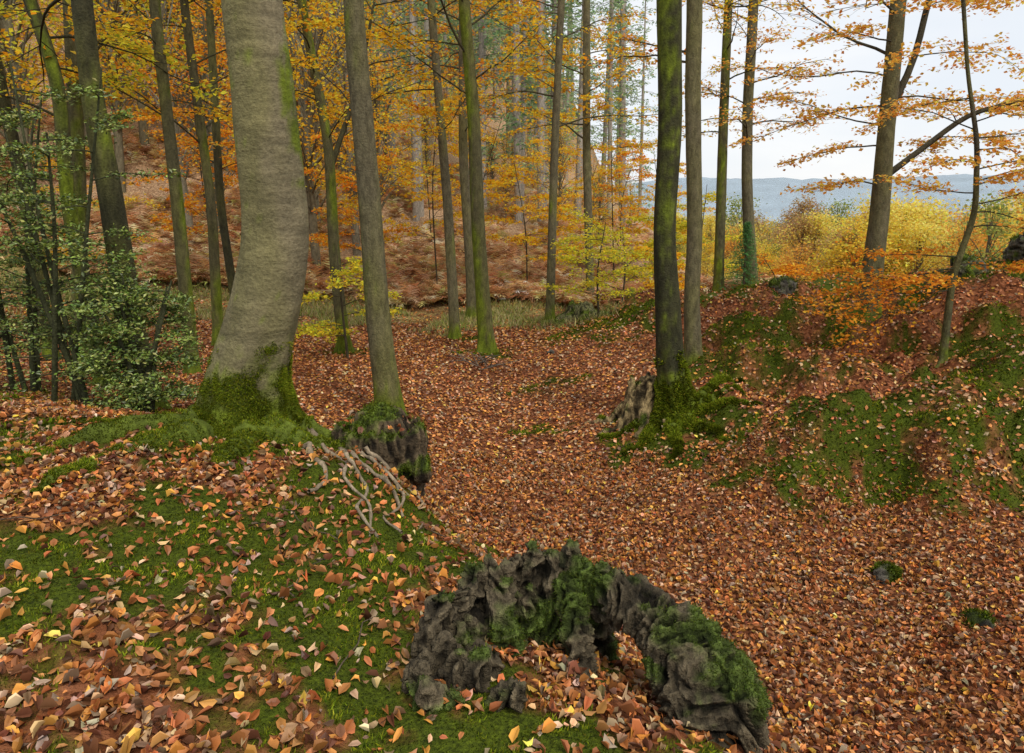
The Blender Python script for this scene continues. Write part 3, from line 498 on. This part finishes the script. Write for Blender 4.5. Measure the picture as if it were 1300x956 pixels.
# cut stump beside the beech
B = []
for i in range(24):
    a = i/24*6.28; x_, y_ = -.9+.28*math.cos(a), 4.45+.22*math.sin(a); B.append(((x_*.7-.29, y_*.7+1.34, -2.35), (x_, y_, -1.50+rng.normal(0, .008)), .07, .055))
B.append(((-.95, 4.48, -2.3), (-.9, 4.45, -1.53), .16, .26)); B.append(((-1.35, 4.5, -1.75), (-.95, 4.47, -1.66), .13, .13)); B.append(((-.72, 4.35, -1.62), (-.60, 4.3, -1.78), .1, .07)); B.append(((-.9, 4.3, -1.9), (-.68, 4.2, -2.2), .13, .09))
stump_obj('cut_tree_stump', B, .012, .02, (.085, .062, .036), .2, (12, 12, 2.0))
def small_stump(name, x, y, r_, hgt, wood, mk, nroot=7, L=.6):
    z = g0(x, y); B = []
    for i in range(12):
        a = i/12*6.28; B.append(((x+math.cos(a)*r_*1.2, y+math.sin(a)*r_*1.2, z-.2), (x+math.cos(a)*r_*.75, y+math.sin(a)*r_*.75, z+hgt*rng.uniform(.65, 1.1)), r_*.4, r_*.22))
    for i in range(nroot):
        a = i/nroot*6.28+rng.normal(0, .2); p = [(x+math.cos(a)*r_*.8, y+math.sin(a)*r_*.8, z+hgt*.4)]
        for k in (.35, .7, 1.): p.append((x+math.cos(a+rng.normal(0, .15))*(r_+L*k), y+math.sin(a)*(r_+L*k), g0(x+math.cos(a)*(r_+L*k), y+math.sin(a)*(r_+L*k))+.03*(1-k)))
        for a_, b_, q in zip(p[:-1], p[1:], (.3, .2, .12)): B.append((a_, b_, r_*q*1.2, r_*q))
    stump_obj(name, B, .02 if y < 12 else .03, .02, wood, mk, (9, 9, 2), .02)
small_stump('tree_stump', 1.64, 8.2, .2, .5, (.22, .165, .08), -.15, 7, .5)
small_stump('tree_stump', 1.75, 17, .34, .42, (.13, .13, .06), .1, 9, .9)
# roots
mb = MB()
def root(pts, r0, r1, mossy, lift=.0):
    P = spline([(p[0], p[1], 0) for p in pts], 26); P[:, 2] = H(P[:, 0], P[:, 1], True)+lift+.01+.02*np.sin(np.linspace(0, 9, 26)+rng.uniform(0, 6)); P[0, 2] += .03; r_ = np.linspace(r0, r1, 26)*(1+.15*rng.normal(0, 1, 26))
    c = np.array([.24, .19, .13]) if not mossy else np.array([.09, .12, .014]); tube(mb, P, r_, 8, lambda V_: c[None]*(.6+.9*fbm(V_*12, 3))[:, None]); return P, r_
RT = []
root([(-1.55,4.4),(-1.3,4.15),(-1.2,3.85),(-1.05,3.7),(-1.08,3.4)], .028, .009, False, .005); root([(-1.4,4.45),(-1.05,4.2),(-.9,3.9),(-.72,3.75),(-.6,3.5)], .025, .009, False, .005)
root([(-1.1,4.3),(-.85,4.05),(-.65,3.95),(-.55,3.75)], .017, .007, False, .008); root([(-1.0,3.9),(-.8,3.6),(-.82,3.3),(-.66,3.1)], .013, .007, False, .008); root([(-.95,4.2),(-.75,4.15),(-.6,4.1),(-.5,3.9)], .017, .008, False); root([(-.7,3.9),(-.6,3.6),(-.7,3.35),(-.55,3.15)], .011, .006, False, .008); root([(-1.2,4.1),(-1.0,3.95),(-.95,3.6),(-.75,3.4),(-.7,3.1)], .014, .006, False, .008)
for q, r0_ in (([(-1.98,4.42),(-2.3,4.15),(-2.6,3.8),(-2.8,3.5)], .15), ([(-1.92,4.3),(-2.02,4.0),(-2.3,3.55),(-2.4,3.2)], .13), ([(-1.7,4.35),(-1.45,4.25),(-1.2,4.25),(-1.0,4.35)], .15), ([(-1.75,4.28),(-1.62,3.95),(-1.65,3.55)], .12), ([(-2.0,4.52),(-2.4,4.45),(-2.9,4.35)], .15), ([(-1.66,4.45),(-1.4,4.5),(-1.1,4.55)], .16)): RT.append((root(q, r0_, .03, True, -.02), .010, .003))
for a in np.linspace(2.6, 6.6, 8):
    c_, s_ = math.cos(a), math.sin(a); RT.append((root([(2.03+.17*c_, 8+.17*s_), (2.03+.4*c_, 8+.4*s_), (2.03+.8*math.cos(a+.2), 8+.8*math.sin(a+.2)), (2.03+1.0*math.cos(a+.1), 8+1.0*math.sin(a+.1))], .10, .02, True, -.01), .018, .007))
mb.build('exposed_tree_roots', [M_bark])
# moss tufts on roots / trunk bases
mb = MB()
for V_, z0, n_, hh, sd in ((V1, -1.5, 130000, .6, 64), (V13, -2.55, 45000, .8, 48)):
    k = np.where((V_[:, 2] < z0+hh) & (V_[:, 2] > z0-.2))[0]; k = k[k+sd+1 < len(V_)]; k = rng.choice(k, n_); kr = (k//sd)*sd+(k+1) % sd; u = rng.random((n_, 1)); v = rng.random((n_, 1))
    P = (V_[k]*(1-u)+V_[kr]*u)*(1-v)+(V_[k+sd]*(1-u)+V_[np.minimum(kr+sd, len(V_)-1)]*u)*v
    base = V_[(V_[:, 2] < z0+.3)].mean(0); N_ = nrm(np.c_[P[:, :2]-base[:2], np.full(n_, .05)]); p = fbm(P*7, 4)-.5; hv = (P[:, 2]-z0)/hh; ok = (p*1.8+.95-hv+rng.normal(0, .16, n_)) > .3
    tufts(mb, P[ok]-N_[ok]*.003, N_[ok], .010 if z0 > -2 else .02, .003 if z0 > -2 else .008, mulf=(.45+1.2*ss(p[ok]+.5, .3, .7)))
for (P, r_), hg, wd in RT:
    n_ = 8000; i = rng.integers(0, 25, n_); u = rng.random((n_, 1)); c0 = P[i]*(1-u)+P[i+1]*u; an = rng.uniform(0, 3.14, n_); tdir = nrm(P[i+1]-P[i]); sd_ = nrm(np.cross(tdir, [0, 0, 1.])); N_ = sd_*np.cos(an)[:, None]+np.array([0, 0, 1.])*np.sin(an)[:, None]
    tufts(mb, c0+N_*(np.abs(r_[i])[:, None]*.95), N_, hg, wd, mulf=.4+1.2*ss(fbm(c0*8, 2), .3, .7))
mb.build('trunk_moss', [M_moss])
def rock(name, x, y, s, mk, col=(.12, .11, .09), flat=.6, tf=.02):
    z = g0(x, y); B = []
    for i in range(6): a = rng.uniform(0, 6.28); B.append(((x+rng.normal(0, s*.25), y+rng.normal(0, s*.2), z-s*.2), (x+math.cos(a)*s*.3, y+math.sin(a)*s*.2, z+s*flat*rng.uniform(.2, .6)), s*.35, s*.3))
    stump_obj(name, B, max(s/22, .012), s*.06, col, mk, (4, 4, 4), tf)
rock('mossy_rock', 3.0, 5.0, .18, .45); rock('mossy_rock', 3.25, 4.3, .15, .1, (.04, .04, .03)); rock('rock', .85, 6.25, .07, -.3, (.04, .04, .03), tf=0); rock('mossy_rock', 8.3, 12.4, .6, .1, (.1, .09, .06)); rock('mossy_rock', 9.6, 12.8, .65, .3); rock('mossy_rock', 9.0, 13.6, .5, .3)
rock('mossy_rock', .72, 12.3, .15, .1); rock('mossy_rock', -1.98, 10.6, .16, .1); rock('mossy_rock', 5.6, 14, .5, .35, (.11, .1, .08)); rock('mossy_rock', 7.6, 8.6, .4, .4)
# fallen twigs
mb = MB()
for i in range(110):
    r_ = rng.uniform(2, 15); t = math.radians(rng.uniform(-45, 45)); x, y = r_*math.sin(t), r_*math.cos(t); a = rng.uniform(0, 6.28); L = rng.uniform(.1, .45)
    P = np.array([[x+math.cos(a)*L*k+rng.normal(0, .015), y+math.sin(a)*L*k+rng.normal(0, .015), 0] for k in np.linspace(0, 1, 5)]); P[:, 2] = H(P[:, 0], P[:, 1])+.025; tube(mb, P, np.linspace(.004, .002, 5), 4, np.array([.1, .075, .05]))
for i in range(16):
    a = rng.uniform(0, 6.28); L = rng.uniform(.3, .7); x, y = -.5+rng.normal(0, .2), 11.9+rng.normal(0, .2); z = g0(x, y); tube(mb, np.array([[x, y, z+.02], [x+math.cos(a)*L*.5, y+math.sin(a)*L*.5, z+.12], [x+math.cos(a)*L, y+math.sin(a)*L, z+rng.uniform(.05, .25)]]), [.012, .009, .004], 4, np.array([.15, .125, .1]))
mb.build('fallen_twigs', [M_bark])
# leaves resting on stumps
mb = MB()
def rest(cx, cy, sx, sy, zz, n_, s=.05):
    x = cx+rng.uniform(-sx, sx, n_); y = cy+rng.uniform(-sy, sy, n_); leaves_near(mb, x, y, np.full(n_, zz), np.tile([0, 0, 1.], (n_, 1)), s, rng.uniform(0, .03, n_))
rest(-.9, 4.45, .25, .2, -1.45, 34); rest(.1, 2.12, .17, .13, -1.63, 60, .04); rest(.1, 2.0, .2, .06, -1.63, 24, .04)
mb.build('leaves_on_stumps', [M_litter])
# ------------------------------------------------------------------ camera / light
cam = bpy.data.cameras.new('camera'); co = bpy.data.objects.new('camera', cam); scene.collection.objects.link(co); co.location = (0, 0, 0); co.rotation_euler = (radians(90-11.3), 0, 0)
cam.lens = 24; cam.sensor_width = 36; cam.sensor_fit = 'HORIZONTAL'; cam.shift_y = -.0346; cam.clip_end = 12000; cam.clip_start = .05; scene.camera = co
w = bpy.data.worlds.new('World'); scene.world = w; w.use_nodes = True; N = w.node_tree.nodes; L = w.node_tree.links; bg = N['Background']
sky = N.new('ShaderNodeTexSky'); sky.sky_type = 'NISHITA'; sky.sun_disc = False; EL, AZ = 52, 150; sky.sun_elevation = radians(EL); sky.sun_rotation = radians(AZ); sky.dust_density = 2; sky.air_density = 1.; sky.ozone_density = 1
# thin overcast: Nishita sky mixed with an even cloud layer
mx = N.new('ShaderNodeMix'); mx.data_type = 'RGBA'; mx.inputs[0].default_value = .88; L.new(sky.outputs[0], mx.inputs[6])
tcw = N.new('ShaderNodeTexCoord'); cn = N.new('ShaderNodeTexNoise'); cn.inputs['Scale'].default_value = 2.5; cn.inputs['Detail'].default_value = 5; mpw = N.new('ShaderNodeMapping'); mpw.inputs['Scale'].default_value = (1, 1, 3.5); L.new(tcw.outputs['Generated'], mpw.inputs['Vector']); L.new(mpw.outputs[0], cn.inputs['Vector'])
cr = N.new('ShaderNodeValToRGB'); cr.color_ramp.elements[0].position = .35; cr.color_ramp.elements[0].color = (6.0, 6.3, 6.7, 1); cr.color_ramp.elements[1].position = .65; cr.color_ramp.elements[1].color = (7.1, 7.1, 7.1, 1)
L.new(cn.outputs['Fac'], cr.inputs[0]); L.new(cr.outputs[0], mx.inputs[7]); L.new(mx.outputs[2], bg.inputs['Color']); bg.inputs['Strength'].default_value = .15
sd = bpy.data.lights.new('sun', 'SUN'); so = bpy.data.objects.new('sun', sd); scene.collection.objects.link(so); sd.energy = 2.4; sd.angle = radians(12); sd.color = (1, .91, .76)
from mathutils import Vector
d = Vector((math.sin(radians(AZ))*math.cos(radians(EL)), math.cos(radians(AZ))*math.cos(radians(EL)), math.sin(radians(EL)))); so.rotation_euler = (-d).to_track_quat('-Z', 'Y').to_euler()
scene.view_settings.view_transform = 'Standard'; scene.view_settings.look = 'None'; scene.view_settings.exposure = 0
